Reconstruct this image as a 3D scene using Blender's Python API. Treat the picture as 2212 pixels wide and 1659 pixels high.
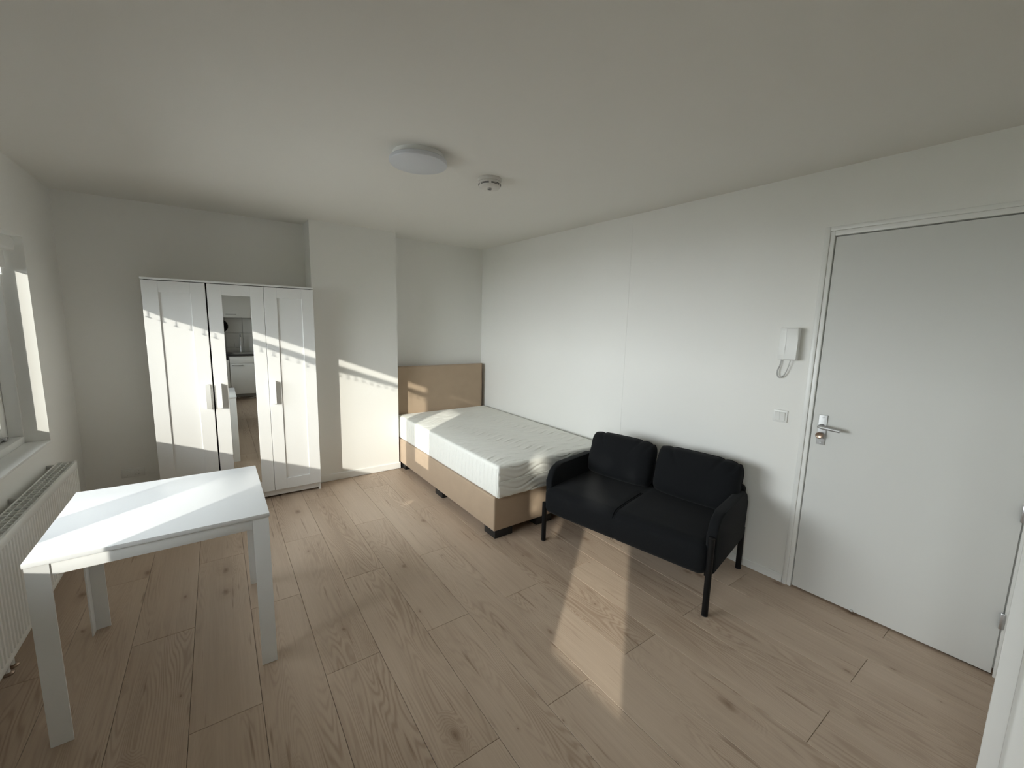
import bpy, bmesh, math, random
from mathutils import Vector, Matrix, noise
random.seed(7)
S = bpy.context.scene
for o in list(bpy.data.objects): bpy.data.objects.remove(o)
COL = S.collection

# ------------------------------------------------------------------ camera
cam_d = bpy.data.cameras.new('camera'); cam = bpy.data.objects.new('camera', cam_d); COL.objects.link(cam)
cam_d.sensor_fit = 'HORIZONTAL'; cam_d.sensor_width = 36.0; cam_d.lens = 896.776 * 36 / 2212
cam_d.clip_start = 0.02; cam_d.clip_end = 200
def cam_axes(yaw, pitch, roll):
    f = Vector((math.sin(yaw)*math.cos(pitch), math.cos(yaw)*math.cos(pitch), -math.sin(pitch)))
    r = Vector((math.cos(yaw), -math.sin(yaw), 0)); u = r.cross(f)
    return math.cos(roll)*r + math.sin(roll)*u, -math.sin(roll)*r + math.cos(roll)*u, f
cr, cu, cf = cam_axes(0.61927, 0.14240, 0.023788)
cam.matrix_world = Matrix(((cr.x, cu.x, -cf.x, 0.93774), (cr.y, cu.y, -cf.y, -0.16231), (cr.z, cu.z, -cf.z, 1.61493), (0, 0, 0, 1)))
S.camera = cam

# ------------------------------------------------------------------ world, sun, exposure
SUN = Vector((1.0, 0.769, -0.3786)).normalized()          # direction the sunlight travels
W = bpy.data.worlds.new('world'); S.world = W; W.use_nodes = True
bg = W.node_tree.nodes['Background']; bg.inputs[0].default_value = (0.93, 0.96, 0.98, 1); bg.inputs[1].default_value = 15.2
sd = bpy.data.lights.new('sun_offscreen', 'SUN'); so = bpy.data.objects.new('sun_offscreen', sd); COL.objects.link(so)
sd.energy = 4.9; sd.angle = math.radians(0.55); sd.color = (1.0, 0.93, 0.82)
so.rotation_euler = SUN.to_track_quat('-Z', 'Y').to_euler(); so.location = (-6, -4, 6)
for loc, sx_, sy_, rot in (((-0.27, 2.51, 1.43), 1.32, 2.5, (0, math.radians(-90), 0)), ((-0.27, -0.545, 1.43), 1.32, 1.2, (0, math.radians(-90), 0))):
    ld = bpy.data.lights.new('window_left_offscreen', 'AREA'); lo = bpy.data.objects.new('window_left_offscreen', ld); COL.objects.link(lo)
    ld.shape = 'RECTANGLE'; ld.size = sx_; ld.size_y = sy_; ld.cycles.is_portal = True
    lo.location = loc; lo.rotation_euler = rot
S.view_settings.view_transform = 'Standard'; S.view_settings.look = 'None'
S.view_settings.exposure = 0.2; S.view_settings.gamma = 1.0; S.view_settings.use_curve_mapping = False
S.cycles.caustics_reflective = False; S.cycles.caustics_refractive = False
S.cycles.max_bounces = 10; S.cycles.diffuse_bounces = 8; S.cycles.sample_clamp_indirect = 6.0

# ------------------------------------------------------------------ materials
MATS = {}
def mat(name, col, rough=0.5, metal=0.0, spec=0.5, noise_amt=0.0, noise_scale=8.0, bump=0.0, bump_scale=200.0, sheen=0.0, stretch=(1, 1, 1), coat=0.0):
    m = bpy.data.materials.new(name); m.use_nodes = True; nt = m.node_tree; b = nt.nodes['Principled BSDF']
    b.inputs['Base Color'].default_value = (*col, 1); b.inputs['Roughness'].default_value = rough
    b.inputs['Metallic'].default_value = metal; b.inputs['Specular IOR Level'].default_value = spec
    b.inputs['Sheen Weight'].default_value = sheen; b.inputs['Coat Weight'].default_value = coat
    tc = nt.nodes.new('ShaderNodeTexCoord'); mp = nt.nodes.new('ShaderNodeMapping')
    nt.links.new(tc.outputs['Object'], mp.inputs[0]); mp.inputs['Scale'].default_value = stretch
    n = nt.nodes.new('ShaderNodeTexNoise'); n.inputs['Scale'].default_value = noise_scale; n.inputs['Detail'].default_value = 4
    nt.links.new(mp.outputs[0], n.inputs['Vector'])
    mx = nt.nodes.new('ShaderNodeMix'); mx.data_type = 'RGBA'
    mx.inputs['A'].default_value = (*[c*(1-noise_amt) for c in col], 1); mx.inputs['B'].default_value = (*[min(1, c*(1+noise_amt)) for c in col], 1)
    nt.links.new(n.outputs['Fac'], mx.inputs['Factor']); nt.links.new(mx.outputs['Result'], b.inputs['Base Color'])
    if bump > 0:
        n2 = nt.nodes.new('ShaderNodeTexNoise'); n2.inputs['Scale'].default_value = bump_scale; n2.inputs['Detail'].default_value = 3
        nt.links.new(mp.outputs[0], n2.inputs['Vector'])
        bp = nt.nodes.new('ShaderNodeBump'); bp.inputs['Strength'].default_value = bump; bp.inputs['Distance'].default_value = 0.002
        nt.links.new(n2.outputs['Fac'], bp.inputs['Height']); nt.links.new(bp.outputs[0], b.inputs['Normal'])
    MATS[name] = m; return m
mat('wall_paint', (0.80, 0.793, 0.765), 0.55, spec=0.35, noise_amt=0.012, noise_scale=2.5, bump=0.10, bump_scale=140)
mat('ceiling_paint', (0.745, 0.73, 0.69), 0.75, spec=0.25, noise_amt=0.012, noise_scale=2, bump=0.10, bump_scale=160)
mat('trim_paint', (0.80, 0.80, 0.78), 0.35, noise_amt=0.015, noise_scale=12)
mat('frame_paint', (0.78, 0.78, 0.76), 0.35, noise_amt=0.03, noise_scale=9, bump=0.1, bump_scale=60)
mat('door_paint', (0.67, 0.67, 0.65), 0.62, spec=0.3, noise_amt=0.015, noise_scale=3, bump=0.05, bump_scale=90)
mat('white_laminate', (0.79, 0.79, 0.785), 0.33, noise_amt=0.01, noise_scale=6)
mat('table_white', (0.80, 0.815, 0.83), 0.28, noise_amt=0.008, noise_scale=6)
mat('table_metal', (0.80, 0.81, 0.81), 0.38, noise_amt=0.01, noise_scale=10, bump=0.05, bump_scale=220)
mat('painted_hole_shade', (0.02, 0.021, 0.024), 0.8)  # dark colour stands in for the shade inside small holes and slots
mat('mirror', (0.80, 0.81, 0.79), 0.01, metal=1.0)
mat('steel', (0.56, 0.56, 0.57), 0.28, metal=1.0, noise_amt=0.04, noise_scale=60)
mat('alu', (0.52, 0.52, 0.52), 0.52, metal=0.85, noise_amt=0.03, noise_scale=60)
mat('brass_worn', (0.42, 0.32, 0.25), 0.32, metal=0.9, noise_amt=0.1, noise_scale=60)
mat('sofa_fabric', (0.0085, 0.0092, 0.0105), 0.9, spec=0.12, noise_amt=0.25, noise_scale=420, bump=0.35, bump_scale=700, sheen=0.035)
mat('black_metal', (0.004, 0.004, 0.0045), 0.5, spec=0.25, noise_amt=0.1, noise_scale=50)
mat('velvet_beige', (0.43, 0.325, 0.232), 0.85, spec=0.2, noise_amt=0.07, noise_scale=9, bump=0.2, bump_scale=500, sheen=0.25)
mat('mattress_cloth', (0.83, 0.83, 0.785), 0.85, spec=0.2, noise_amt=0.02, noise_scale=260, bump=0.3, bump_scale=420, sheen=0.08)
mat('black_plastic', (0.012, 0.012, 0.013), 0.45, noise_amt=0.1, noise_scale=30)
mat('white_plastic', (0.78, 0.78, 0.76), 0.38, noise_amt=0.012, noise_scale=20)
mat('grey_plastic', (0.52, 0.52, 0.51), 0.42, noise_amt=0.02, noise_scale=20)
mat('detector_plastic', (0.66, 0.64, 0.60), 0.45, noise_amt=0.06, noise_scale=45)
mat('lamp_opal', (0.62, 0.64, 0.68), 0.38, noise_amt=0.01, noise_scale=6)
mat('radiator_enamel', (0.78, 0.78, 0.75), 0.33, noise_amt=0.015, noise_scale=8)
mat('tile_glaze', (0.62, 0.62, 0.61), 0.2, noise_amt=0.02, noise_scale=4)
mat('grout', (0.22, 0.22, 0.21), 0.9, noise_amt=0.1, noise_scale=40)
mat('worktop_dark', (0.02, 0.02, 0.021), 0.3, noise_amt=0.3, noise_scale=300)
mat('kitchen_white', (0.74, 0.74, 0.72), 0.4, noise_amt=0.012, noise_scale=5)
mat('concrete', (0.20, 0.20, 0.195), 0.9, noise_amt=0.15, noise_scale=0.8, bump=0.3, bump_scale=8)
mat('leaf_green', (0.07, 0.12, 0.03), 0.6, noise_amt=0.35, noise_scale=3)
mat('bark', (0.12, 0.09, 0.06), 0.9, noise_amt=0.3, noise_scale=6, bump=0.5, bump_scale=25, stretch=(1, 1, 0.2))
mat('threshold_wood', (0.20, 0.14, 0.095), 0.6, noise_amt=0.15, noise_scale=20)
mat('subfloor', (0.06, 0.045, 0.035), 0.9, noise_amt=0.1)

def make_glass():
    m = bpy.data.materials.new('window_glass'); m.use_nodes = True; nt = m.node_tree; nt.nodes.clear()
    out = nt.nodes.new('ShaderNodeOutputMaterial'); t = nt.nodes.new('ShaderNodeBsdfTransparent'); g = nt.nodes.new('ShaderNodeBsdfGlossy')
    t.inputs[0].default_value = (0.93, 0.95, 0.95, 1); g.inputs['Roughness'].default_value = 0.02
    lw = nt.nodes.new('ShaderNodeFresnel'); lw.inputs['IOR'].default_value = 1.45
    n = nt.nodes.new('ShaderNodeTexNoise'); n.inputs['Scale'].default_value = 3
    bp = nt.nodes.new('ShaderNodeBump'); bp.inputs['Strength'].default_value = 0.01; nt.links.new(n.outputs['Fac'], bp.inputs['Height']); nt.links.new(bp.outputs[0], g.inputs['Normal'])
    mx = nt.nodes.new('ShaderNodeMixShader'); nt.links.new(lw.outputs[0], mx.inputs[0]); nt.links.new(t.outputs[0], mx.inputs[1]); nt.links.new(g.outputs[0], mx.inputs[2])
    nt.links.new(mx.outputs[0], out.inputs[0]); MATS['window_glass'] = m
make_glass()

def make_oak():
    m = bpy.data.materials.new('oak_laminate'); m.use_nodes = True; nt = m.node_tree; N = nt.nodes.new; L = nt.links.new
    b = nt.nodes['Principled BSDF']
    tc = N('ShaderNodeTexCoord'); oi = N('ShaderNodeObjectInfo')
    def math_(op, a=None, bb=None, c=None, clamp=False):
        n = N('ShaderNodeMath'); n.operation = op; n.use_clamp = clamp
        for i, v in enumerate((a, bb, c)):
            if v is None: continue
            if isinstance(v, (int, float)): n.inputs[i].default_value = v
            else: L(v, n.inputs[i])
        return n.outputs[0]
    rnd = math_('MULTIPLY', oi.outputs['Random'], 37.0)
    comb = N('ShaderNodeCombineXYZ'); L(rnd, comb.inputs[0]); L(math_('MULTIPLY', oi.outputs['Random'], 91.0), comb.inputs[1]); L(rnd, comb.inputs[2])
    add = N('ShaderNodeVectorMath'); add.operation = 'ADD'; L(tc.outputs['Object'], add.inputs[0]); L(comb.outputs[0], add.inputs[1])
    def tex(scale, detail=3.0, rough=0.5, dist=0.0, sc=1.0):
        mp = N('ShaderNodeMapping'); mp.inputs['Scale'].default_value = scale; L(add.outputs[0], mp.inputs[0])
        n = N('ShaderNodeTexNoise'); n.inputs['Scale'].default_value = sc; n.inputs['Detail'].default_value = detail; n.inputs['Roughness'].default_value = rough; n.inputs['Distortion'].default_value = dist
        L(mp.outputs[0], n.inputs['Vector']); return n.outputs['Fac']
    # knots: a bump in the growth-ring field
    mpv = N('ShaderNodeMapping'); mpv.inputs['Scale'].default_value = (3.3, 1.55, 1); L(add.outputs[0], mpv.inputs[0])
    wob = N('ShaderNodeTexNoise'); wob.inputs['Scale'].default_value = 14; wob.inputs['Detail'].default_value = 2; L(add.outputs[0], wob.inputs['Vector'])
    wv = N('ShaderNodeVectorMath'); wv.operation = 'MULTIPLY_ADD'; L(wob.outputs['Color'], wv.inputs[0]); wv.inputs[1].default_value = (0.10, 0.06, 0); L(mpv.outputs[0], wv.inputs[2])
    vo = N('ShaderNodeTexVoronoi'); vo.voronoi_dimensions = '2D'; vo.inputs['Scale'].default_value = 1.0; vo.inputs['Randomness'].default_value = 1.0; L(wv.outputs[0], vo.inputs['Vector'])
    kd = vo.outputs['Distance']
    sepc = N('ShaderNodeSeparateColor'); L(vo.outputs['Color'], sepc.inputs[0])
    kr = sepc.outputs[0]                                          # per-knot random
    ksize = math_('MULTIPLY_ADD', math_('POWER', kr, 2.0), 0.075, 0.008)
    knot = math_('SUBTRACT', 1.0, math_('DIVIDE', kd, ksize), clamp=True)
    halo = math_('SUBTRACT', 1.0, math_('DIVIDE', kd, math_('MULTIPLY', ksize, 3.2)), clamp=True)
    ringf = tex((5.5, 0.55, 1), 2.0, 0.45)
    ring_in = math_('MULTIPLY_ADD', halo, 0.22, ringf)
    wig = tex((60, 6, 1), 2.0, 0.5)
    ring_ph = math_('MULTIPLY_ADD', ring_in, 270.0, math_('MULTIPLY', wig, 2.2))
    ring = math_('MULTIPLY_ADD', math_('SINE', ring_ph), 0.5, 0.5)
    ring = math_('POWER', ring, 2.0)
    ringmask = tex((4, 0.8, 1), 2.0, 0.5)
    rm = N('ShaderNodeMapRange'); L(ringmask, rm.inputs[0]); rm.inputs[1].default_value = 0.42; rm.inputs[2].default_value = 0.66
    ring_amt = math_('MULTIPLY', ring, rm.outputs[0])
    fibre = tex((170, 5.0, 1), 3.0, 0.65)
    streak = tex((26, 0.9, 1), 3.0, 0.6)
    tone = tex((3.0, 0.9, 1), 2.0, 0.5)
    crk = tex((48, 2.6, 1), 2.0, 0.5)
    crr = N('ShaderNodeMapRange'); L(crk, crr.inputs[0]); crr.inputs[1].default_value = 0.655; crr.inputs[2].default_value = 0.74
    cr1 = N('ShaderNodeValToRGB'); e = cr1.color_ramp.elements
    e[0].position = 0.30; e[0].color = (0.395, 0.298, 0.222, 1); e[1].position = 0.72; e[1].color = (0.555, 0.438, 0.338, 1)
    v = math_('MULTIPLY', tone, 0.42); v = math_('MULTIPLY_ADD', streak, 0.36, v); v = math_('MULTIPLY_ADD', fibre, 0.30, v)
    v = math_('MULTIPLY_ADD', oi.outputs['Random'], 0.06, math_('SUBTRACT', v, 0.04))
    L(v, cr1.inputs[0])
    def darken(col, fac, tint):
        mx = N('ShaderNodeMix'); mx.data_type = 'RGBA'; mx.blend_type = 'MULTIPLY'; L(fac, mx.inputs['Factor']); L(col, mx.inputs['A']); mx.inputs['B'].default_value = (*tint, 1); return mx.outputs['Result']
    c = darken(cr1.outputs[0], math_('MULTIPLY', ring_amt, 0.62), (0.64, 0.57, 0.52))
    c = darken(c, math_('MULTIPLY', halo, 0.40), (0.66, 0.58, 0.52))
    c = darken(c, math_('MULTIPLY', math_('POWER', knot, 0.9), 0.75), (0.42, 0.34, 0.28))
    c = darken(c, math_('MULTIPLY', crr.outputs[0], 0.55), (0.45, 0.36, 0.30))
    L(c, b.inputs['Base Color'])
    b.inputs['Specular IOR Level'].default_value = 0.42
    L(math_('MULTIPLY_ADD', fibre, 0.16, 0.36), b.inputs['Roughness'])
    bp = N('ShaderNodeBump'); bp.inputs['Strength'].default_value = 0.12; bp.inputs['Distance'].default_value = 0.001
    L(math_('SUBTRACT', fibre, ring_amt), bp.inputs['Height']); L(bp.outputs[0], b.inputs['Normal'])
    MATS['oak_laminate'] = m
make_oak()

# ------------------------------------------------------------------ mesh helpers
def smooth(me, ang=35):
    for p in me.polygons: p.use_smooth = True
    try: me.set_sharp_from_angle(angle=math.radians(ang))
    except Exception: pass
def link(name, me, m, parent=None, sm=None):
    if m: me.materials.append(MATS[m])
    if sm: smooth(me, sm)
    o = bpy.data.objects.new(name, me); COL.objects.link(o)
    if parent: o.parent = parent
    return o
def tag(o, label, cat, group=None, kind=None):
    o['label'] = label; o['category'] = cat
    if group: o['group'] = group
    if kind: o['kind'] = kind
    return o
def thing(name, label, cat, loc=(0, 0, 0), rz=0.0, group=None, kind=None):
    o = bpy.data.objects.new(name, None); COL.objects.link(o); o.empty_display_size = 0.1
    o.location = loc; o.rotation_euler = (0, 0, rz); return tag(o, label, cat, group, kind)
def add_box(bm, a, b, bev=0.0, seg=2):
    x0, y0, z0 = [min(p, q) for p, q in zip(a, b)]; x1, y1, z1 = [max(p, q) for p, q in zip(a, b)]
    vs = [bm.verts.new(c) for c in ((x0,y0,z0),(x1,y0,z0),(x1,y1,z0),(x0,y1,z0),(x0,y0,z1),(x1,y0,z1),(x1,y1,z1),(x0,y1,z1))]
    fs = [bm.faces.new([vs[i] for i in q]) for q in ((3,2,1,0),(4,5,6,7),(0,1,5,4),(1,2,6,5),(2,3,7,6),(3,0,4,7))]
    if bev > 0:
        es = list({e for f in fs for e in f.edges})
        bmesh.ops.bevel(bm, geom=es, offset=bev, segments=seg, affect='EDGES', profile=0.5)
def done(bm, name):
    bmesh.ops.recalc_face_normals(bm, faces=bm.faces)
    me = bpy.data.meshes.new(name); bm.to_mesh(me); bm.free(); return me
def boxes(name, lst, m, parent=None, bev=0.0, seg=2):
    bm = bmesh.new()
    for a, b in lst: add_box(bm, a, b, bev, seg)
    return link(name, done(bm, name), m, parent, 35 if bev > 0 else None)
def box(name, a, b, m, parent=None, bev=0.0, seg=2): return boxes(name, [(a, b)], m, parent, bev, seg)
def prism_mesh(name, pts, axis, t0, t1, bev=0.0, seg=2):
    """closed outline pts (a,b) extruded along axis from t0 to t1; outline lies in the two other axes (in xyz order)"""
    bm = bmesh.new()
    def P(a, b, t): return {'x': (t, a, b), 'y': (a, t, b), 'z': (a, b, t)}[axis]
    v0 = [bm.verts.new(P(a, b, t0)) for a, b in pts]; v1 = [bm.verts.new(P(a, b, t1)) for a, b in pts]
    f0 = bm.faces.new(v0); f1 = bm.faces.new(v1[::-1]); n = len(pts)
    for i in range(n): bm.faces.new((v0[i], v0[(i+1) % n], v1[(i+1) % n], v1[i]))
    if bev > 0:
        es = list({e for f in (f0, f1) for e in f.edges})
        bmesh.ops.bevel(bm, geom=es, offset=bev, segments=seg, affect='EDGES', profile=0.5)
    return done(bm, name)
def lathe_mesh(name, prof, n=40, cap=True):
    bm = bmesh.new(); rings = []
    for r, z in prof: rings.append([bm.verts.new((r*math.cos(2*math.pi*i/n), r*math.sin(2*math.pi*i/n), z)) for i in range(n)])
    for a, b in zip(rings, rings[1:]):
        for i in range(n): bm.faces.new((a[i], a[(i+1) % n], b[(i+1) % n], b[i]))
    if cap: bm.faces.new(rings[0][::-1]); bm.faces.new(rings[-1])
    return done(bm, name)
def tube_mesh(name, pts, r, n=10):
    bm = bmesh.new(); rings = []; pts = [Vector(p) for p in pts]; up = None
    for i, p in enumerate(pts):
        t = (pts[min(i+1, len(pts)-1)] - pts[max(i-1, 0)]).normalized()
        if up is None: up = t.orthogonal().normalized()
        up = (up - t*up.dot(t)).normalized(); s = t.cross(up)
        rr = r[i] if isinstance(r, (list, tuple)) else r
        rings.append([bm.verts.new(p + (up*math.cos(2*math.pi*k/n) + s*math.sin(2*math.pi*k/n))*rr) for k in range(n)])
    for a, b in zip(rings, rings[1:]):
        for k in range(n): bm.faces.new((a[k], a[(k+1) % n], b[(k+1) % n], b[k]))
    bm.faces.new(rings[0][::-1]); bm.faces.new(rings[-1]); return done(bm, name)
def tube(name, pts, r, m, parent=None, n=10): return link(name, tube_mesh(name, pts, r, n), m, parent, 40)
def arc(cx, cy, r, a0, a1, n=8): return [(cx + r*math.cos(math.radians(a0+(a1-a0)*i/n)), cy + r*math.sin(math.radians(a0+(a1-a0)*i/n))) for i in range(n+1)]
def roundbox_mesh(name, dims, rad, res, disp=None):
    """box centred on the origin with rounded edges; disp(p, n) moves surface points"""
    hx, hy, hz = [d/2 for d in dims]; h = (hx, hy, hz); bm = bmesh.new(); cache = {}
    def vert(p):
        key = tuple(round(c, 5) for c in p)
        if key in cache: return cache[key]
        q = Vector([max(-h[i]+rad, min(h[i]-rad, p[i])) for i in range(3)]); d = Vector(p) - q
        n = d.normalized() if d.length > 1e-9 else Vector((0, 0, 1)); pos = q + n*rad
        if disp: pos = disp(pos, n)
        v = bm.verts.new(pos); cache[key] = v; return v
    def coords(i):
        k = max(2, int(round((dims[i]-2*rad)/res))); inner = [-h[i]+rad + (dims[i]-2*rad)*j/k for j in range(k+1)]
        e = [rad*(1-math.tan(math.radians(45*(1-j/4)))) for j in range(4)]
        return [-h[i]+a for a in e] + inner + [h[i]-a for a in e[::-1]]
    cs = [coords(i) for i in range(3)]
    for ax in range(3):
        u, w = [(1, 2), (2, 0), (0, 1)][ax]
        for sgn in (-1, 1):
            for i in range(len(cs[u])-1):
                for j in range(len(cs[w])-1):
                    quad = []
                    for a, b in ((i, j), (i+1, j), (i+1, j+1), (i, j+1)):
                        p = [0, 0, 0]; p[ax] = sgn*h[ax]; p[u] = cs[u][a]; p[w] = cs[w][b]; quad.append(vert(p))
                    if sgn < 0: quad = quad[::-1]
                    if len(set(quad)) == 4:
                        try: bm.faces.new(quad)
                        except ValueError: pass
    return done(bm, name)

# ------------------------------------------------------------------ room shell
H = 2.525; YB = 4.4514; YC = 4.1737; YN = 4.4256; X1 = 1.6953; X2 = 2.5128
YF = -2.25
XR = lambda y: 3.79311 - 0.034883*(y - 2)
WALLROT = math.atan2(-1, 0.034883)                         # local x runs along the right wall towards -y, local y into the wall
WALLORG = (XR(0), 0.0, 0.0)

floor = box('floor', (0, YF, -0.06), (3.9, YB, -0.0125), 'subfloor')
tag(floor, 'light oak laminate floor of wide planks', 'floor', kind='structure')
PW, PL = 0.2497, 1.388
def plank_mesh(w, l, base):
    bm = bmesh.new(); g = 0.0007; x, y = w/2-g, l/2-g; c = 0.0013
    t0 = [bm.verts.new(p) for p in ((-x+c,-y+c,0),(x-c,-y+c,0),(x-c,y-c,0),(-x+c,y-c,0))]
    t1 = [bm.verts.new(p) for p in ((-x,-y,-c),(x,-y,-c),(x,y,-c),(-x,y,-c))]
    t2 = [bm.verts.new(p) for p in ((-x,-y,-.012),(x,-y,-.012),(x,y,-.012),(-x,y,-.012))]
    bm.faces.new(t0)
    for a, b in ((t0, t1), (t1, t2)):
        for i in range(4): bm.faces.new((a[(i+1)%4], a[i], b[i], b[(i+1)%4]))
    me = done(bm, 'plank'); me.materials.append(MATS['oak_laminate']); return me
pcache = {}
for col in range(0, 16):
    xa = 0.003 + PW*col; xb = min(xa + PW, 3.885)
    j0 = (1.695 if col % 2 else 1.007) - 4*PL
    for k in range(8):
        ya = max(j0 + PL*k, YF); yb = min(j0 + PL*(k+1), YB)
        if yb - ya < 0.02: continue
        key = (round(xb-xa, 3), round(yb-ya, 3))
        if key not in pcache: pcache[key] = plank_mesh(xb-xa, yb-ya, None)
        o = bpy.data.objects.new('plank', pcache[key]); COL.objects.link(o); o.parent = floor
        o.location = ((xa+xb)/2, (ya+yb)/2, 0)

tag(box('ceiling', (-0.26, YF-0.15, H), (4.1, YB+0.15, H+0.15), 'ceiling_paint'), 'flat off-white painted ceiling', 'ceiling', kind='structure')
# left wall with two window openings
ZS, ZH = 0.785, 2.080; TW = -0.26
W1 = (1.255, 3.770); W2 = (-1.15, 0.06)
wl = boxes('wall_left', [((TW, YF-.15, 0), (0, YB+.15, ZS)), ((TW, YF-.15, ZH), (0, YB+.15, H)),
    ((TW, YF-.15, ZS), (0, W2[0], ZH)), ((TW, W2[1], ZS), (0, W1[0], ZH)), ((TW, W1[1], ZS), (0, YB+.15, ZH))], 'wall_paint')
tag(wl, 'white painted window wall', 'wall', kind='structure')
tag(box('wall_back', (0, YB, 0), (X1+.02, YB+.15, H), 'wall_paint'), 'white painted wall behind the wardrobe', 'wall', kind='structure')
tag(box('wall_chimney', (X1, YC, 0), (X2, YB+.15, H), 'wall_paint'), 'projecting white chimney breast beside the wardrobe', 'wall', kind='structure')
tag(box('wall_niche', (X2-.02, YN, 0), (3.86, YN+.15, H), 'wall_paint'), 'white wall of the niche behind the headboard', 'wall', kind='structure')
# right wall (2 degrees askew), in its own frame: local x = -y along the wall
wr = thing('wall_right', 'white painted wall with the entrance door', 'wall', WALLORG, WALLROT, kind='structure')
D0, D1, DH = -0.832, 0.112, 2.205                          # frame opening in local x, frame height
boxes('plaster', [((-4.60, 0, 0), (D0+.02, .14, H)), ((D0+.02, 0, DH-.02), (D1-.02, .14, H)), ((D1-.02, 0, 0), (2.4, .14, H))], 'wall_paint', wr)
box('joint_strip', (-2.190, -0.0016, 0.02), (-2.178, 0.002, H-.005), 'wall_paint', wr, 0.0008, 1)
# front wall (kitchen) and the partition beside the door
wf = box('wall_front', (-.26, YF-.15, 0), (4.1, YF-.012, H), 'grout'); tag(wf, 'tiled kitchen wall opposite the wardrobe', 'wall', kind='structure')
KX0 = 1.82
for r in range(5):
    for c in range(7):
        xa = 0.30*c - 0.10; za = 0.42 + 0.295*r
        xa0, xb0 = max(xa, .004), min(xa+.297, KX0-.002)
        box('tile', (xa0+.002, YF-.012, za+.002), (xb0, YF, za+.293), 'tile_glaze', wf, 0.002, 1)
for a_, b_ in (((0.001, 1.90), (KX0, H)), ((0.001, 0), (KX0, .42)), ((KX0, 0), (2.93, H))):
    box('plaster', (a_[0], YF-.012, a_[1]), (b_[0], YF-.002, b_[1]), 'wall_paint', wf)
wp = boxes('wall_partition', [((2.915, YF, 0), (3.96, -0.14, H)), ((2.935, -0.145, 0), (3.96, -0.109, H))], 'wall_paint'); tag(wp, 'painted partition beside the door hinges', 'wall', kind='structure')
tag(box('trim_2', (2.90, -0.149, 0), (2.944, -0.106, H), 'frame_paint', None, 0.003), 'white corner post of the partition', 'trim', kind='structure')

# baseboards
def base_prof(z, t): return [(0, 0.004), (-t, 0.004), (-t, z-.006), (-t+.004, z), (0, z)]
bb = link('baseboard_chimney', prism_mesh('bb', [(YC, .003), (YC-.012, .003), (YC-.012, .066), (YC-.008, .073), (YC, .073)], 'x', X1-.2, X2+.012), 'trim_paint'); 
tag(bb, 'white skirting board along the chimney breast', 'baseboard', kind='structure')
bb = link('baseboard_right', prism_mesh('bb', [(0, .003), (-.010, .003), (-.010, .052), (-.007, .057), (0, .057)], 'x', -4.42, D0-.003), 'trim_paint')
bb.location = WALLORG; bb.rotation_euler = (0, 0, WALLROT); tag(bb, 'white skirting board between bed and door', 'baseboard', kind='structure')
bb = link('baseboard_back', prism_mesh('bb', [(YB, .003), (YB-.012, .003), (YB-.012, .066), (YB-.008, .073), (YB, .073)], 'x', 0.0, 0.50), 'trim_paint')
tag(bb, 'white skirting board left of the wardrobe', 'baseboard', kind='structure')

# ------------------------------------------------------------------ windows
def window(name, y0, y1, mull, label):
    w = thing(name, label, 'window', (0, 0, 0), kind='structure')
    fr = boxes('frame', [((-.175, y0, ZS), (-.11, y0+.018, ZH)), ((-.175, y1-.018, ZS), (-.11, y1, ZH)), ((-.175, y0+.018, ZS), (-.11, y1-.018, ZS+.045)), ((-.175, y0+.018, ZH-.012), (-.11, y1-.018, ZH))], 'frame_paint', w, 0.003)
    box('mullion', (-.235, mull-.045, ZS), (-.12, mull+.045, ZH), 'frame_paint', w, 0.004)
    for a, b in ((y0+.004, mull-.046), (mull+.046, y1-.004)):
        fw = .094 if b > 3 else .058
        cs = boxes('casement', [((-.235, a, ZS+.03), (-.176, a+.058, ZH-.004)), ((-.235, b-fw, ZS+.03), (-.176, b, ZH-.004)), ((-.235, a+.058, ZS+.03), (-.176, b-fw, ZS+.122)), ((-.235, a+.058, ZH-.026), (-.176, b-fw, ZH-.004))], 'trim_paint', w, 0.004)
        box('glass_pane', (-.208, a+.055, ZS+.119), (-.204, b-fw+.003, ZH-.024), 'window_glass', cs)
        hb = b-.03
        boxes('stay', [((-.172, b-.40, ZS+.052), (-.160, b-.06, ZS+.062)), ((-.176, b-.13, ZS+.046), (-.152, b-.10, ZS+.070))], 'steel', cs, 0.002)
    box('sill_board', (-.11, y0, ZS-.012), (0.004, y1, ZS+.002), 'trim_paint', w, 0.002)
    return w
window('window_1', W1[0], W1[1], 1.79, 'wide white framed window above the radiator')
window('window_2', W2[0], W2[1], -0.505, 'white framed window nearer the kitchen')

# ------------------------------------------------------------------ door
tf = thing('trim_1', 'white painted steel door frame around the entrance door', 'door frame', WALLORG, WALLROT, kind='structure')
boxes('frame_face', [((D0, -.012, 0.0), (D0+.026, .10, DH)), ((D1-.026, -.012, 0.0), (D1, .10, DH)), ((D0+.026, -.012, DH-.024), (D1-.026, .10, DH))], 'frame_paint', tf, 0.004)
boxes('frame_rebate', [((D0+.026, -.004, 0.0), (D0+.048, .10, DH-.024)), ((D1-.044, -.004, 0.0), (D1-.026, .10, DH-.024)), ((D0+.048, -.004, DH-.050), (D1-.044, .10, DH-.024))], 'trim_paint', tf, 0.003)
boxes('door_stop', [((D0+.048, .046, 0.0), (D0+.068, .10, DH-.05)), ((D1-.064, .046, 0.0), (D1-.044, .10, DH-.05)), ((D0+.068, .046, DH-.071), (D1-.064, .10, DH-.050))], 'frame_paint', tf)
box('threshold', (D0, .046, -.06), (D1, .12, 0.020), 'threshold_wood', tf)
dr = thing('door_1', 'flat white entrance door with silver lever handle', 'door', WALLORG, WALLROT, kind='structure')
LX0, LX1, LZ = D0+.0535, D1-.0495, DH-.0565
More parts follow.
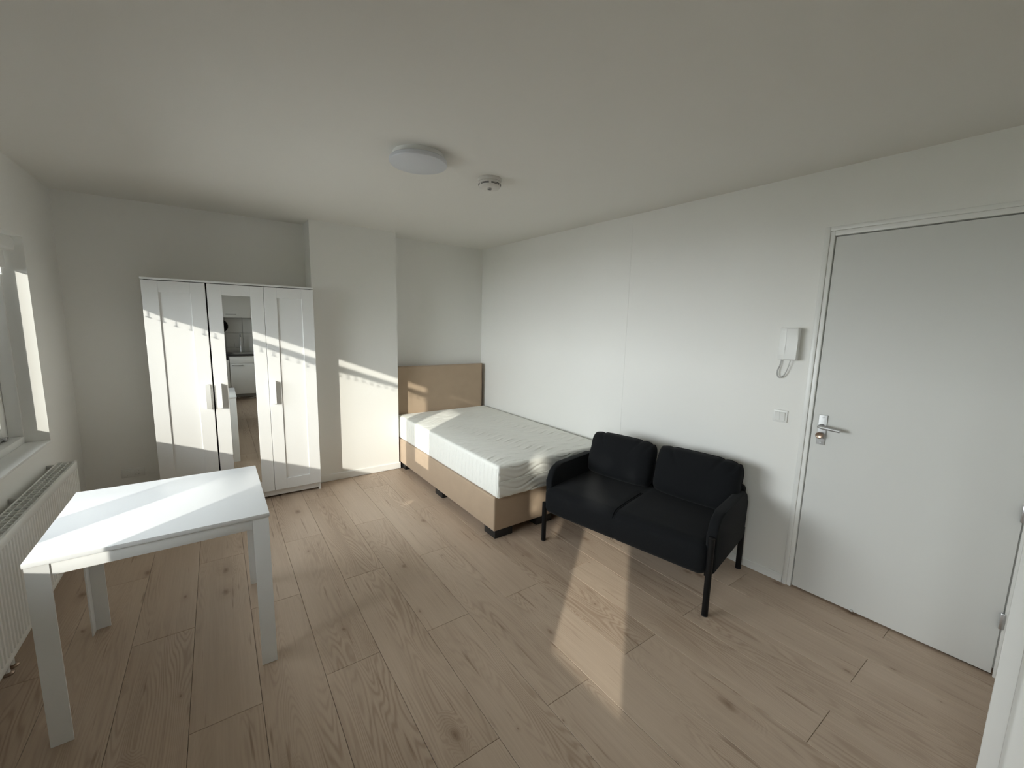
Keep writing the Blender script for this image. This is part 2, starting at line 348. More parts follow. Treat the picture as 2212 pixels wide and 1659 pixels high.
leaf = box('leaf', (LX0, .004, .012), (LX1, .044, LZ), 'door_paint', dr, 0.0015)
pl_ = link('handle_plate', prism_mesh('pl', [(-.748, .950), (-.706, .950), (-.706, 1.128), (-.748, 1.128)], 'y', -.004, .006, 0.003), 'alu', dr, 35)
for z in (1.116, .962):
    s = link('screw', lathe_mesh('sc', [(.0045, 0), (.0045, .0015), (.003, .002)], 12), 'steel', pl_); s.location = (-.727, -.004, z); s.rotation_euler = (math.radians(90), 0, 0)
lv = tube('lever', [(-.730, .0, 1.064), (-.730, -.03, 1.064), (-.730, -.046, 1.064), (-.722, -.054, 1.064), (-.70, -.056, 1.063), (-.67, -.056, 1.061), (-.628, -.054, 1.058)], [.011, .010, .010, .0105, .0105, .0105, .010], 'alu', dr, 14)
kn = link('lock_knob', lathe_mesh('kn', [(.014, 0), (.014, .010), (.019, .014), (.0195, .024), (.016, .029), (.012, .027)], 24), 'brass_worn', dr, 40); kn.location = (-.730, -.004, 1.008); kn.rotation_euler = (math.radians(90), 0, 0)
for z in (.29, .82, 1.90):
    hg = boxes('hinge', [((LX1-.006, -.010, z-.040), (LX1+.010, .006, z+.040))], 'steel', dr, 0.003)
box('door_stud', (LX0+.30, -.006, .012), (LX0+.312, .004, .024), 'grey_plastic', dr, 0.002)

# ------------------------------------------------------------------ radiator
ry0, ry1, rz0, rz1, rx0, rx1 = 1.40, 3.655, 0.125, 0.655, 0.035, 0.132
rd = thing('radiator', 'white ribbed panel radiator under the window beside the table', 'radiator', (0, 0, 0))
pts = []; n = int((ry1-ry0-.02)/0.0333)
yy = ry0+.01
for i in range(n):
    p = (ry1-ry0-.02)/n; a = yy + i*p
    pts += [(rx1-.006, a), (rx1-.006, a+p*.22), (rx1+.001, a+p*.36), (rx1+.001, a+p*.80), (rx1-.006, a+p*.94)]
pts += [(rx1-.006, ry1-.01), (rx1-.016, ry1-.01), (rx1-.016, ry0+.01)]
link('front_panel', prism_mesh('fp', pts, 'z', rz0+.03, rz1-.045), 'radiator_enamel', rd)
boxes('edge_rail', [((rx1-.016, ry0, rz1-.046), (rx1+.002, ry1, rz1-.003)), ((rx1-.016, ry0, rz0), (rx1+.001, ry1, rz0+.032))], 'radiator_enamel', rd, 0.004)
box('back_panel', (rx0, ry0, rz0), (rx0+.012, ry1, rz1-.006), 'radiator_enamel', rd, 0.003)
for y in (ry0, ry1): box('end_cover', (rx0, y-.004 if y == ry0 else y-.002, rz0+.01), (rx1, y+.002 if y == ry0 else y+.004, rz1), 'radiator_enamel', rd, 0.001, 1)
gl = [((rx0+.005, ry0, rz1-.010), (rx0+.012, ry1, rz1)), ((rx1-.008, ry0, rz1-.010), (rx1+.001, ry1, rz1)), ((rx0+.033, ry0, rz1-.010), (rx0+.036, ry1, rz1-.001)), ((rx0+.060, ry0, rz1-.010), (rx0+.063, ry1, rz1-.001))]
k = 0; y = ry0+.01
while y < ry1:
    for c, (xa, xb) in enumerate(((rx0+.012, rx0+.033), (rx0+.036, rx0+.060), (rx0+.063, rx1-.008))):
        yo = y + (0.0 if c != 1 else 0.0)
        gl.append(((xa, yo, rz1-.010), (xb, yo+.0045, rz1-.001)))
    y += 0.042; k += 1
boxes('top_grille', gl, 'radiator_enamel', rd)
box('inner_core', (rx0+.015, ry0+.01, rz0+.02), (rx1-.018, ry1-.01, rz1-.22), 'radiator_enamel', rd)
for y in (2.49, 2.545): tube('supply_pipe', [(.075, y, 0.001), (.075, y, .10), (.075, y, rz0+.02)], .010, 'radiator_enamel', rd, 12)
for y in (2.49, 2.545): link('floor_rosette', lathe_mesh('ro', [(.022, 0), (.022, .004), (.012, .010)], 20), 'brass_worn', rd, 40).location = (.075, y, 0.0005)
for y in (1.75, 3.02, 3.62): box('wall_bracket', (.001, y-.006, rz1-.030), (rx0+.006, y+.006, rz1-.002), 'grey_plastic', rd, 0.002)

# ------------------------------------------------------------------ blind in the window
bl = thing('roller_blind', 'white roller blind cassette at the top of the wide window', 'blind', (0, 0, 0))
cas = prism_mesh('cas', arc(-.036, 2.052, .014, 90, 0, 5) + arc(-.036, 1.998, .014, 0, -90, 5) + [(-.070, 1.984), (-.070, 2.066)], 'y', W1[0]+.06, 3.700, 0.004)
link('cassette', cas, 'white_plastic', bl, 40)
for y in (1.5, 2.5, 3.5): box('mounting_bracket', (-.066, y-.015, 2.064), (-.03, y+.015, 2.079), 'steel', bl)
cr_ = thing('curtain_rail', 'slim curtain rail with hanging clips inside the wide window', 'curtain rail', (0, 0, 0))
def wave(y): return (1.893 if y > 3.03 or y < 1.76 else 1.874) + .007*math.sin(y*9.0) + .004*math.sin(y*23+1)
rp = []
ys = [1.28 + i*.02 for i in range(125)]
top = [(y, 1.985 if y < 1.76 else 1.930 if y < 3.03 else min(2.035, 1.930+(y-3.03)*2.4)) for y in ys if y <= 3.77]
bot = [(y, wave(y) - (0.012 if y > 3.2 else 0) - (0.075 if y < 1.76 else 0)) for y in ys if y <= 3.77]  # band made deeper over the near pane to block its sun
link('pelmet_band', prism_mesh('pb', top + bot[::-1], 'x', -.0895, -.0865), 'white_plastic', cr_)
yc = 1.32
while yc < 3.70:
    z = wave(yc) - .002 - (.012 if yc > 3.2 else 0) - (.075 if yc < 1.76 else 0); dl = .034 + random.uniform(-.004, .004)
    boxes('clip', [((-.090, yc-.003, z-dl), (-.086, yc+.003, z)), ((-.092, yc-.010, z-dl-.007), (-.084, yc+.010, z-dl))], 'white_plastic', cr_)
    yc += random.choice((.055, .062, .07, .058))
box('end_bracket', (-.10, W1[0]+.001, 1.90), (-.075, W1[0]+.031, 1.935), 'white_plastic', cr_)

# ------------------------------------------------------------------ sockets, switch, intercom
so_ = thing('double_socket', 'white double wall socket low beside the wardrobe', 'socket', (0.2905, YB, 0.294))
box('socket_frame', (-.075, -.008, -.039), (.075, 0.0, .039), 'white_plastic', so_, 0.003)
for x in (-.0365, .0365):
    si = link('socket_insert', lathe_mesh('si', [(.0225, 0), (.0225, .003), (.0195, .003), (.0190, -.004), (.0001, -.004)], 28, cap=False), 'white_plastic', so_, 40); si.location = (x, -.0115, 0); si.rotation_euler = (math.radians(90), 0, 0)
    box('socket_plate', (x-.029, -.0115, -.029), (x+.029, -.006, .029), 'white_plastic', so_, 0.002)
    for dx in (-.0095, .0095):
        h = link('pin_hole_shade', lathe_mesh('ph', [(.0032, 0), (.0032, .001)], 12), 'painted_hole_shade', si); h.location = (dx, 0, -.0015)  # dark discs painted in for the shade of the pin holes
    box('earth_clip', (-.003, .013, -.003), (.003, .019, .0025), 'steel', si); box('earth_clip', (-.003, -.019, -.003), (.003, -.013, .0025), 'steel', si)
sw = thing('light_switch', 'white double rocker light switch beside the door frame', 'light switch', WALLORG, WALLROT)
box('switch_frame', (-.992, -.009, 1.042), (-.911, 0, 1.120), 'white_plastic', sw, 0.003)
box('switch_rim', (-.981, -.0105, 1.053), (-.922, -.006, 1.109), 'white_plastic', sw, 0.001, 1)
for xa in (-.980, -.951): link('rocker', prism_mesh('rk', [(-.006, 1.0545), (-.0115, 1.0545), (-.0135, 1.081), (-.0185, 1.1075), (-.006, 1.1075)], 'x', xa, xa+.0275, 0.0008), 'white_plastic', sw)
ic = thing('intercom', 'white wall intercom handset with coiled cord above the switch', 'intercom', WALLORG, WALLROT)
box('base_plate', (-1.000, -.022, 1.437), (-.892, 0, 1.634), 'white_plastic', ic, 0.004)
for z in (1.612, 1.489, 1.467): box('groove', (-.9995, -.0226, z), (-.962, -.0215, z+.002), 'white_plastic', ic)
box('slot', (-.967, -.0235, 1.440), (-.952, -.021, 1.631), 'white_plastic', ic)
link('handset', prism_mesh('hs', [(-.020, 1.438), (-.056, 1.438), (-.060, 1.445), (-.050, 1.50), (-.050, 1.57), (-.060, 1.627), (-.056, 1.634), (-.020, 1.634)], 'x', -.953, -.889, 0.005), 'white_plastic', ic, 35)
cp = []
path = [(-.978, -.012, 1.440), (-.983, -.015, 1.40), (-.992, -.018, 1.37), (-.990, -.019, 1.34), (-.975, -.02, 1.325), (-.955, -.021, 1.340), (-.938, -.022, 1.38), (-.925, -.025, 1.440)]
def cat(P, t):
    n = len(P)-1; i = min(int(t*n), n-1); f = t*n-i; p = [Vector(P[max(0, min(n, i+k))]) for k in (-1, 0, 1, 2)]
    return 0.5*((2*p[1]) + (-p[0]+p[2])*f + (2*p[0]-5*p[1]+4*p[2]-p[3])*f*f + (-p[0]+3*p[1]-3*p[2]+p[3])*f**3)
for i in range(420):
    t = i/419; c = cat(path, t); tg = (cat(path, min(1, t+.004)) - cat(path, max(0, t-.004))).normalized(); a = Vector((0, 1, 0)); b_ = tg.cross(a).normalized(); a = b_.cross(tg)
    cp.append(c + (a*math.cos(i*.95) + b_*math.sin(i*.95))*.0032)
tube('coiled_cord', cp, .0013, 'grey_plastic', ic, 5)

# ------------------------------------------------------------------ ceiling lamp, smoke detector
cl = thing('ceiling_lamp', 'round flat opal ceiling lamp on a white ring', 'ceiling lamp', (1.908, 2.135, H))
link('lamp_base', lathe_mesh('lb', [(.138, 0), (.138, -.030), (.120, -.032)], 64), 'white_plastic', cl, 40)
link('lamp_shade', lathe_mesh('ls', [(.130, -.026), (.152, -.027), (.156, -.031), (.157, -.046), (.154, -.051), (.140, -.056), (.10, -.063), (.05, -.067), (.001, -.068)], 72), 'lamp_opal', cl, 25)
sm_ = thing('smoke_detector', 'small off-white smoke detector with dark slots', 'smoke detector', (2.418, 2.210, H))
link('mount_ring', lathe_mesh('mr', [(.074, 0), (.0755, -.004), (.073, -.018), (.068, -.020)], 48), 'detector_plastic', sm_, 40)
link('sensor_body', lathe_mesh('sb', [(.066, -.018), (.070, -.022), (.071, -.034), (.069, -.046), (.060, -.058), (.040, -.063), (.014, -.064), (.001, -.064)], 48), 'detector_plastic', sm_, 40)
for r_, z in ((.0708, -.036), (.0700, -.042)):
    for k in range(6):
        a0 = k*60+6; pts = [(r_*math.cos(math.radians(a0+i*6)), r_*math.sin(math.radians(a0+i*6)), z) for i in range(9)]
        tube('air_slot_shade', pts, .0016, 'painted_hole_shade', sm_, 6)  # solid dark strips imitate the shade inside the air slots
tb_ = link('test_button', lathe_mesh('tb', [(.014, -.062), (.013, -.070), (.009, -.071)], 20), 'grey_plastic', sm_, 40); tb_.location = (-.012, -.018, .0)
for k in range(4): box('button_slot_shade', (-.012+k*.006-.010, -.018-.009, -.0718), (-.0095+k*.006-.010, -.018+.009, -.0705), 'painted_hole_shade', sm_)  # dark bars drawn for the shade in the button's slots
for (x, y) in ((-.045, -.005), (-.038, .018), (-.030, -.036)): link('indicator_hole_shade', lathe_mesh('ih', [(.003, -.0605), (.003, -.0635)], 10), 'painted_hole_shade', sm_).location = (x, y, .003)  # dark discs imitate shaded openings in the body

# ------------------------------------------------------------------ wardrobe
wx0, wx1, wyf, wyb = 0.505, 1.675, 3.988, 4.440
wd = thing('wardrobe', 'white three-door wardrobe with a mirror in the middle door', 'wardrobe', ((wx0+wx1)/2, (wyf+wyb)/2, 0))
ox, oy = (wx0+wx1)/2, (wyf+wyb)/2
L_ = lambda x, y, z: (x-ox, y-oy, z)
for x in (wx0, wx1-.016):
    link('side_panel', prism_mesh('sp', [(wyf+.020-oy, 0.0), (wyf+.050-oy, 0.0), (wyf+.058-oy, .028), (wyb-.058-oy, .028), (wyb-.05-oy, 0), (wyb-oy, 0), (wyb-oy, 1.884), (wyf+.020-oy, 1.884)], 'x', x-ox, x+.016-ox, 0.0008, 1), 'white_laminate', wd)
box('top_panel', L_(wx0-.002, wyf-.003, 1.885), L_(wx1+.002, wyb, 1.900), 'white_laminate', wd, 0.0012)
box('bottom_panel', L_(wx0+.016, wyf+.022, .066), L_(wx1-.016, wyb, .082), 'white_laminate', wd)
box('plinth', L_(wx0+.016, wyf+.032, .018), L_(wx1-.016, wyf+.046, .068), 'white_laminate', wd, 0.001, 1)
box('back_panel', L_(wx0+.016, wyb-.006, .05), L_(wx1-.016, wyb-.001, 1.884), 'white_laminate', wd)
for x in (.914, 1.288): box('divider', L_(x-.008, wyf+.024, .082), L_(x+.008, wyb-.006, 1.884), 'white_laminate', wd)
def door(x0, x1, hinge, mirror):
    d = thing('door', '', '', (0, 0, 0)); del d['label'], d['category']; d.parent = wd
    zb, zt = .0755, 1.8795; f = .0955; pt, pb_ = 1.793, .172
    yF, yBk = wyf, wyf+.018
    bm = bmesh.new()
    # the two stiles and two rails of the frame
    for (a, b) in ((L_(x0, yF, zb), L_(x0+f-.0003, yBk, zt)), (L_(x1-f+.0003, yF, zb), L_(x1, yBk, zt))): box('stile', a, b, 'white_laminate', d, 0.0012, 1)
    for (za, zb2) in ((zb, pb_), (pt, zt)): box('rail', L_(x0+f, yF, za), L_(x1-f, yBk, zb2), 'white_laminate', d, 0.0012, 1)
    if mirror: box('mirror_panel', L_(x0+f-.002, yF+.0045, pb_-.002), L_(x1-f+.002, yF+.010, pt+.002), 'mirror', d)
    else: box('door_panel', L_(x0+f-.002, yF+.0085, pb_-.002), L_(x1-f+.002, yF+.014, pt+.002), 'white_laminate', d)
    hx = x1-.036 if hinge == 'L' else x0+.036
    # handle: a wedge shaped grip leaning away from the door edge
    s = 1 if hinge == 'L' else -1
    pr = [(hx-s*.014-ox, yF-oy), (hx+s*.013-ox, yF-oy), (hx+s*.020-ox, yF-.028-oy), (hx-s*.012-ox, yF-.033-oy)]
    link('handle', prism_mesh('hd', pr, 'z', .876, 1.076, 0.0015), 'alu' if False else 'white_plastic', d, 30)
    return d
door(.5065, .8895, 'L', False); door(.8995, 1.2865, 'R', True); door(1.2895, 1.6735, 'R', False)

# ------------------------------------------------------------------ table
tb = thing('dining_table', 'small square white dining table with angled steel legs', 'table', (0.3306, 1.9101, 0), 0.00522)
TL, TD, TH = .7544, .7481, .745
box('tabletop', (0, 0, TH-.0175), (TL, TD, TH), 'table_white', tb, 0.0012)
ap0, ap1 = TH-.066, TH-.0185; e = .004; t = .003; LW = .062
def angle_leg(x, y, sx, sy):
    pr = [(x, y), (x+sx*LW, y), (x+sx*LW, y+sy*.006), (x+sx*.007, y+sy*.007), (x+sx*.006, y+sy*LW), (x, y+sy*LW)]
    link('leg', prism_mesh('lg', pr, 'z', 0.0, TH-.018, 0.0008, 1), 'table_metal', tb)
for x, sx in ((e, 1), (TL-e, -1)):
    for y, sy in ((e, 1), (TD-e, -1)): angle_leg(x, y, sx, sy)
g_ = LW+.007
for y in (e+.003, TD-e-.021): box('apron', (g_, y, ap0), (TL-g_, y+.018, ap1), 'table_metal', tb, 0.0015)
for x in (e+.003, TL-e-.021): box('apron', (x, g_, ap0), (x+.018, TD-g_, ap1), 'table_metal', tb, 0.0015)

# ------------------------------------------------------------------ bed
BROT = 0.0095
bd = thing('box_spring_bed', 'beige velvet box-spring bed base on black blocks', 'bed', (2.55, 2.29, 0), BROT)
BW, BL = 1.145, 1.98
me = roundbox_mesh('bs', (BW, BL, .266), .012, .25); bo = link('base_box', me, 'velvet_beige', bd, 40); bo.location = (BW/2, BL/2, .198)
tube('top_piping', [(.006, .006, .329), (BW-.006, .006, .329)], .005, 'velvet_beige', bd, 8)
hb = thing('headboard', 'beige velvet padded headboard standing against the niche wall', 'headboard', (2.55, 2.29, 0), BROT)
box('headboard_back', (-.010, 2.055, .002), (1.158, 2.098, 1.117), 'velvet_beige', hb, 0.008)
hbp = link('headboard_pad', roundbox_mesh('hp', (1.130, .052, 1.02), .018, .12), 'velvet_beige', hb, 40); hbp.location = (.5555, 2.029, .61)
for (x, y) in ((.018, .012), (.018, .895), (.018, 1.80), (.42, .012), (.99, .012), (.99, .895), (.99, 1.80)):
    box('foot_block', (x, y, 0), (x+.165, y+.15 if y < 1.7 else y+.16, .0655), 'black_plastic', bd, 0.003)
    
ML, MW, MT = 2.030, 1.145, .247
def quilt(p, n):
    x, y, z = p
    d = 0.0
    if n.z > 0.3:
        v = (y + .034*math.sin(x*2*math.pi/.50 + y*3.0))/.080
        f = v - math.floor(v); env = 0.62 + 0.38*math.sin(x*2*math.pi/.25 + math.floor(v)*2.1)
        d = -.0105*math.exp(-((f-.5)/.07)**2)*env + .0035*math.sin(math.pi*f)
        d *= max(0, min(1.0, (MW/2-abs(x))/.035, (ML/2-abs(y))/.035)); edge = min(1.0, (MW/2-abs(x))/.25, (ML/2-abs(y))/.25); d += .012*max(0, edge)**.6
    elif abs(n.x) > 0.5:
        v = (y + .012*math.sin(z*16 + y*2))/.0575; f = v - math.floor(v)
        d = (-.0085*math.exp(-((f-.5)/.10)**2) + .004*math.sin(math.pi*f))*max(0, min(1.0, (MT/2-abs(z))/.03))
    elif abs(n.y) > 0.5:
        v = (z + .032*math.sin(x*2*math.pi/.46 + .6))/.082; f = v - math.floor(v)
        d = -.0085*math.exp(-((f-.5)/.085)**2) + .004*math.sin(math.pi*f)
        d += -.006*math.exp(-((z-.004)/.006)**2)
    return p + n*d
mt = link('mattress', roundbox_mesh('mattress', (MW, ML, MT), .020, .0075, quilt), 'mattress_cloth', None, 60)
mt.rotation_euler = (0, 0, BROT); mt.location = Vector((2.55, 2.29, 0)) + Matrix.Rotation(BROT, 3, 'Z') @ Vector((.006+MW/2, -.036+ML/2, .3355+MT/2-.001))
tag(mt, 'bare white quilted mattress lying on the beige bed base', 'mattress')
hz = MT/2-.028
for dx in (-1, 1):
    tube('corner_piping', [(dx*(MW/2-.007), -ML/2+.006, -hz), (dx*(MW/2-.006), -ML/2+.005, 0), (dx*(MW/2-.007), -ML/2+.006, hz)], .0035, 'mattress_cloth', mt, 8)
tube('zip_seam', [(-MW/2+.02, -ML/2-.001, .004), (0, -ML/2-.001, .004), (MW/2-.02, -ML/2-.001, .004)], .0028, 'mattress_cloth', mt, 6)

# ------------------------------------------------------------------ sofa: local x = width (towards the door), local y = depth (towards the wall)
SROT = math.atan2(-0.980, 0.198)
SORG = Vector((2.867, 2.100, 0))
sf = thing('loveseat', 'charcoal fabric two-seat sofa with thin arms and black legs', 'sofa', SORG, SROT)
def seat_disp(p, n):
    x, y, z = p
    if n.z > 0.2:
        d = abs(x)/.585; p = p + Vector((0, 0, .014*(1-d**4)*min(1, (y+.33)/.2)))
        p = p + Vector((0, 0, -.007*math.exp(-(x/.012)**2)))
    if n.y < -0.5: p = p + Vector((0, .006*math.exp(-(x/.012)**2) - .008*math.cos(z*12)*(1-(abs(x)/.585)**6), 0))
    return p
st = link('seat', roundbox_mesh('seat', (1.172, .640, .205), .058, .022, seat_disp), 'sofa_fabric', sf, 60); st.location = (.587, .305, .325)
sx = [(0, -.331+.002*i, 0) for i in range(1)]
for dx in (-.007, .007):
    pts = []
    for i in range(9): pts.append((dx, -.3225+.003, -.085+.0145*i))
    pts += [(dx, -.262-.058*math.cos(math.radians(a)), .0445+.058*math.sin(math.radians(a))) for a in range(8, 90, 12)]
    for i in range(12): pts.append((dx, -.255+.03*i, .1025+.011*min(1, (.075+.03*i)/.2)))
    tube('seam_piping', pts, .0028, 'sofa_fabric', st, 6)
def arm(x0, x1):
    zt = .585; zb = .252; pr = [(.022, zb), (.60, zb), (.628, zb+.028), (.632, zt-.085)] + arc(.547, zt-.085, .085, 0, 90, 7) + arc(.135, zt-.115, .115, 90, 180, 8)
    pr = [(a, b) for a, b in pr]
    link('armrest', prism_mesh('arm', pr, 'x', x0, x1, 0.016, 3), 'sofa_fabric', sf, 45)
arm(0.002, .056); arm(1.150, 1.208)
link('backrest', roundbox_mesh('bk', (1.165, .065, .345), .030, .06), 'sofa_fabric', sf, 45).location = (.596, .665, .4225)
boxes('under_frame', [((.03, .09, .205), (1.17, .115, .226)), ((.03, .60, .205), (1.17, .625, .226)), ((.03, .055, .205), (.055, .60, .226)), ((1.145, .055, .205), (1.17, .60, .226))], 'black_metal', sf, 0.003)
for x, y, zt in ((.010, .002, .30), (1.184, .008, .47), (.020, .672, .30), (1.182, .668, .30)):
    lg = link('leg', lathe_mesh('leg', [(.0165, .004), (.0175, .008), (.0175, zt), (.012, zt+.004)], 20), 'black_metal', sf, 40); lg.location = (x, y, 0)
    link('foot_cap', lathe_mesh('fc', [(.015, 0), (.0178, .001), (.0178, .008), (.015, .0085)], 20), 'black_plastic', lg, 40)

def cushion(name, label, cx, w, seed, tilt):
    Hh, T = .335, .185
    bm = bmesh.new(); nu, nv = 44, 34; grids = []
    for side in (-1, 1):
        g = []
        for j in range(nv+1):
            row = []
            for i in range(nu+1):
                u = -1 + 2*i/nu; v = -1 + 2*j/nv
                uu = math.copysign(abs(u)**.92, u); vv = math.copysign(abs(v)**.92, v)
                th = ((1-abs(u)**4.5)*(1-abs(v)**4.0))**.42
                rnd = 1 - .075*(abs(u*v))**4
                x = uu*w/2*rnd; z = vv*Hh/2*rnd + .006*abs(v)*v*(1-u*u)
                y = side*T/2*th*(1.0 - .10*v)
                q = Vector((x*7+seed, z*7, side*2.0))
                y += side*.007*noise.noise(q)*th
                # creases running in from the upper corners
                for (cu_, s2) in ((-.62, 1), (.55, -1), (.9, -1)):
                    l_ = (u-cu_)*1.0 - s2*(1-v)*.35; fall = max(0, (v-.25)/.75)
                    y -= side*.020*math.exp(-(l_/.040)**2)*fall*th; z -= .008*math.exp(-(l_/.045)**2)*fall
                x += .004*noise.noise(Vector((z*14, seed, u)))
                row.append((x, y, z))
            g.append(row)
        grids.append(g)
    V = {}
    def vv_(s, i, j):
        if i in (0, nu) or j in (0, nv): s = 0
        k = (s, i, j)
        if k not in V:
            p = grids[s][j][i]; V[k] = bm.verts.new((p[0], 0 if (i in (0, nu) or j in (0, nv)) else p[1], p[2]))
        return V[k]
    for s in (0, 1):
        for j in range(nv):
            for i in range(nu):
                q = [vv_(s, i, j), vv_(s, i+1, j), vv_(s, i+1, j+1), vv_(s, i, j+1)]
                if s == 1: q = q[::-1]
                bm.faces.new(q)
    c = link(name, done(bm, name), 'sofa_fabric', None, 80)
    M = Matrix.Translation(SORG) @ Matrix.Rotation(SROT, 4, 'Z') @ Matrix.Translation((cx, .530, .607)) @ Matrix.Rotation(math.radians(tilt[0]), 4, 'X') @ Matrix.Rotation(math.radians(tilt[1]), 4, 'Y')
    c.matrix_world = M; tag(c, label, 'cushion')
    rim = [grids[0][0][i] for i in range(nu+1)] + [grids[0][j][nu] for j in range(1, nv+1)] + [grids[0][nv][i] for i in range(nu-1, -1, -1)] + [grids[0][j][0] for j in range(nv-1, -1, -1)]
    tube('edge_seam', [(p[0], 0, p[2]) for p in rim], .0028, 'sofa_fabric', c, 5)
    return c
cushion('back_cushion', 'charcoal sofa back cushion on the end beside the bed', .335, .535, 1.3, (-13, 0))
cushion('back_cushion', 'charcoal sofa back cushion on the end towards the door', .900, .565, 5.9, (-13, 1.0))

# ------------------------------------------------------------------ kitchen seen in the wardrobe mirror
KF = -1.62
def base_unit(x0, x1, label, drawer):
    u = thing('kitchen_base_cabinet', label, 'cabinet', (0, 0, 0), group='kitchen base cabinets')
    box('carcass', (x0+.002, YF+.002, .115), (x1-.002, KF-.020, .868), 'kitchen_white', u)
    if drawer:
        box('front_panel', (x0+.002, KF-.019, .728), (x1-.002, KF, .866), 'kitchen_white', u, .0015)
        d = box('door', (x0+.002, KF-.019, .118), (x1-.002, KF, .724), 'kitchen_white', u, .0015); hz_ = .690
    else:
        box('panel', (x0+.002, KF-.019, .80), (x1-.012, KF-.004, .866), 'black_plastic', u, .0015)  # black strip imitates the dark gap below the worktop
        d = box('door', (x0+.002, KF-.019, .118), (x1-.012, KF, .796), 'kitchen_white', u, .0015); hz_ = .765
    hx = x0+.13
    tube('handle', [(hx-.085, KF, hz_), (hx-.075, KF+.018, hz_), (hx, KF+.026, hz_), (hx+.075, KF+.018, hz_), (hx+.085, KF, hz_)], .005, 'steel', d, 8)
    box('kickboard', (x0+.002, KF-.36, .002), (x1-.002, KF-.345, .114), 'kitchen_white', u)
    for xx in (x0+.05, x1-.05):
        for yy_ in (KF-.07, YF+.08): box('leg', (xx-.018, yy_-.018, 0), (xx+.018, yy_+.018, .116), 'black_plastic', u, .002)
base_unit(1.122, 1.722, 'white kitchen cabinet under the sink with a bow handle', True)
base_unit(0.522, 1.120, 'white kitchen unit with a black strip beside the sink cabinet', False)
wt = box('worktop', (0.45, YF+.001, .869), (1.80, KF+.018, .907), 'worktop_dark', None, .003); tag(wt, 'dark kitchen worktop around the steel sink', 'worktop')
sk = thing('kitchen_sink', 'inset steel sink in the dark worktop', 'sink', (1.42, -1.90, .907))
link('rim', prism_mesh('rim', arc(.19, .17, .04, 0, 90, 5)+arc(-.19, .17, .04, 90, 180, 5)+arc(-.19, -.17, .04, 180, 270, 5)+arc(.19, -.17, .04, 270, 360, 5), 'z', .0002, .006, .002), 'steel', sk, 35)
link('bowl', prism_mesh('bowl', arc(.14, .12, .03, 0, 90, 5)+arc(-.14, .12, .03, 90, 180, 5)+arc(-.14, -.12, .03, 180, 270, 5)+arc(.14, -.12, .03, 270, 360, 5), 'z', .0062, .0068), 'grey_plastic', sk)
fc = thing('kitchen_tap', 'chrome single lever tap behind the sink', 'tap', (1.345, -2.15, .907))
link('tap_body', lathe_mesh('tp', [(.026, 0), (.026, .010), (.020, .014), (.020, .15), (.016, .16)], 24), 'steel', fc, 40)
tube('spout', [(0, 0, .14), (0, 0, .30), (0, .01, .345), (0, .05, .37), (0, .11, .365), (0, .14, .33)], .013, 'steel', fc, 14)
tube('lever', [(-.015, 0, .105), (-.07, 0, .105), (-.095, 0, .115), (-.10, 0, .20)], [.014, .012, .007, .005], 'steel', fc, 10)
up = thing('kitchen_wall_cabinet', 'white kitchen wall cabinet above the tiles', 'cabinet', (0, 0, 0))
box('carcass', (1.0, YF+.002, 1.625), (1.598, -1.922, 2.35), 'kitchen_white', up)
ud = box('door', (1.002, -1.921, 1.623), (1.598, -1.902, 2.35), 'kitchen_white', up, .0015)
tube('handle', [(1.118, -1.902, 1.682), (1.13, -1.884, 1.682), (1.203, -1.876, 1.682), (1.276, -1.884, 1.682), (1.288, -1.902, 1.682)], .005, 'steel', ud, 8)
dk = thing('wall_disc', 'round black disc hanging on the kitchen tiles', 'disc', (1.025, YF+.001, 1.445)); dk.rotation_euler = (math.radians(-90), 0, 0)
link('disc_plate', lathe_mesh('dp', [(.125, 0), (.128, .006), (.125, .020), (.10, .022)], 48), 'black_plastic', dk, 40)
link('disc_rim', lathe_mesh('drm', [(.126, .016), (.130, .020), (.126, .026), (.121, .022)], 48), 'black_plastic', dk, 40)
cb = tube('power_cable', [(1.20, -1.93, .060), (1.22, -1.85, .020), (1.27, -1.78, .010), (1.36, -1.74, .008), (1.46, -1.76, .008), (1.58, -1.80, .010), (1.66, -1.92, .05)], .006, 'white_plastic', None, 8); tag(cb, 'white cable lying loose beneath the kitchen cabinets', 'cable')

# ------------------------------------------------------------------ outside
gd = box('ground', (-40, -40, -3.2), (40, 40, -3.0), 'concrete'); tag(gd, 'grey street below the windows', 'ground', kind='structure')
tr = thing('added_tree', 'leafy tree added out of view to dapple the sun at the window nearer the kitchen', 'tree', (-4.9, -4.1, -3.0))  # unseen tree, added to break up the sun reaching this window
TO = Vector((-4.9, -4.1, -3.0))
tube('trunk', [(0, 0, 0), (.05, .03, 1.6), (-.03, .02, 3.2), (.04, .1, 4.6), (.02, .15, 5.6)], [.16, .13, .11, .08, .04], 'bark', tr, 12)
for dx, dy, dz in ((.5, .6, 1.0), (-.5, .5, 1.1), (.3, -.7, .9), (-.4, -.6, 1.2)):
    tube('branch', [(0, .03, 4.0), (dx*.5, dy*.5, 4.0+dz*.6), (dx, dy, 4.0+dz)], [.07, .045, .02], 'bark', tr, 8)
GAPS = [(.0, 1.84, .055, .045), (.02, 1.71, .06, .045), (0, 1.61, .05, .04), (.0, 1.385, .07, .028), (.03, 1.26, .07, .035), (-.57, 1.83, .11, .030), (-.89, 1.82, .045, .04), (-.53, 1.675, .06, .03), (-.60, 1.575, .11, .045), (-.235, 1.17, .06, .05)]  # openings left in the crown where sun spots should land
fm = bmesh.new(); sdir = Vector((-1, -.769, .3786))
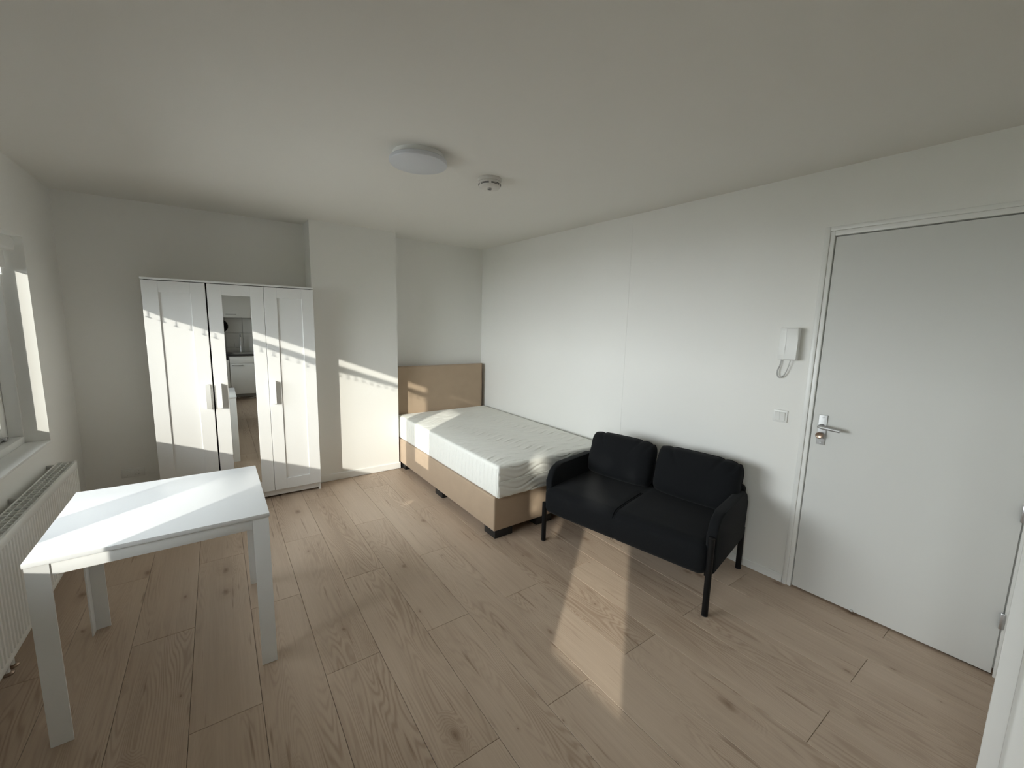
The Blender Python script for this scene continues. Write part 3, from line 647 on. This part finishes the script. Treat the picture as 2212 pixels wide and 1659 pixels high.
def leaf(c, s):
    n = Vector((random.gauss(1, .35), random.gauss(.77, .35), random.gauss(-.1, .35))).normalized(); a = n.orthogonal().normalized(); b = n.cross(a); th = random.uniform(0, 6.28)
    a, b = a*math.cos(th)+b*math.sin(th), b*math.cos(th)-a*math.sin(th)
    fm.faces.new([fm.verts.new(c + v) for v in (a*s, (a*.3+b*.5)*s, (-a*.5+b*.42)*s, -a*s*.95, (-a*.5-b*.42)*s, (a*.3-b*.5)*s)])
cnt = 0
for _ in range(5200):
    y0 = random.uniform(-1.15, .42); z0 = random.uniform(.78, 2.2)
    low = 1.27 if y0 < -.36 else .78
    if z0 < low: continue
    s = random.uniform(.045, .085); skip = False
    for (gy, gz, ry_, rz_) in GAPS:
        if ((y0-gy)/(ry_+s*.6))**2 + ((z0-gz)/(rz_+s*.6))**2 < 1: skip = True; break
    if skip or z0 - s*.7 < low: continue
    leaf(Vector((0, y0, z0)) + sdir*random.uniform(4.2, 5.3) - TO, s); cnt += 1
for _ in range(700):                                        # the rest of the crown, above and beyond the windows' sunlight
    v = Vector((max(-.6, min(.6, random.gauss(0, .4))), max(-1.2, min(1.2, random.gauss(0, .6))), max(-.35, min(1.2, random.gauss(.2, .5))))); leaf(Vector((0, 0, 7.2)) + v, random.uniform(.07, .12))
fo = link('foliage', done(fm, 'foliage'), 'leaf_green', tr); fo['kind'] = 'stuff'


t2 = thing('added_tree', 'low dense tree added out of view to dim the window nearer the kitchen', 'tree', (-4.6, -1.5, -3.0))  # second unseen tree, added to cut the skylight through this window
tube('trunk', [(0, 0, 0), (.04, .02, 1.2), (-.02, .03, 2.4), (.02, 0, 3.6)], [.13, .11, .08, .04], 'bark', t2, 12)
for dx, dy, dz in ((.4, .9, 1.2), (-.3, .8, 1.0), (.3, -.9, 1.2), (-.3, -.7, 1.3)): tube('branch', [(0, .02, 2.0), (dx*.5, dy*.5, 2.0+dz*.5), (dx, dy, 2.0+dz)], [.06, .04, .02], 'bark', t2, 8)
fm = bmesh.new()
for _ in range(2600):
    while True:
        v = Vector((random.uniform(-1, 1), random.uniform(-1, 1), random.uniform(-1, 1)))
        if .35 < v.length < 1: break
    leaf(Vector((v.x*.8, v.y*2.0, 3.45 + v.z*1.85)), random.uniform(.10, .17))
fo = link('foliage', done(fm, 'foliage'), 'leaf_green', t2); fo['kind'] = 'stuff'
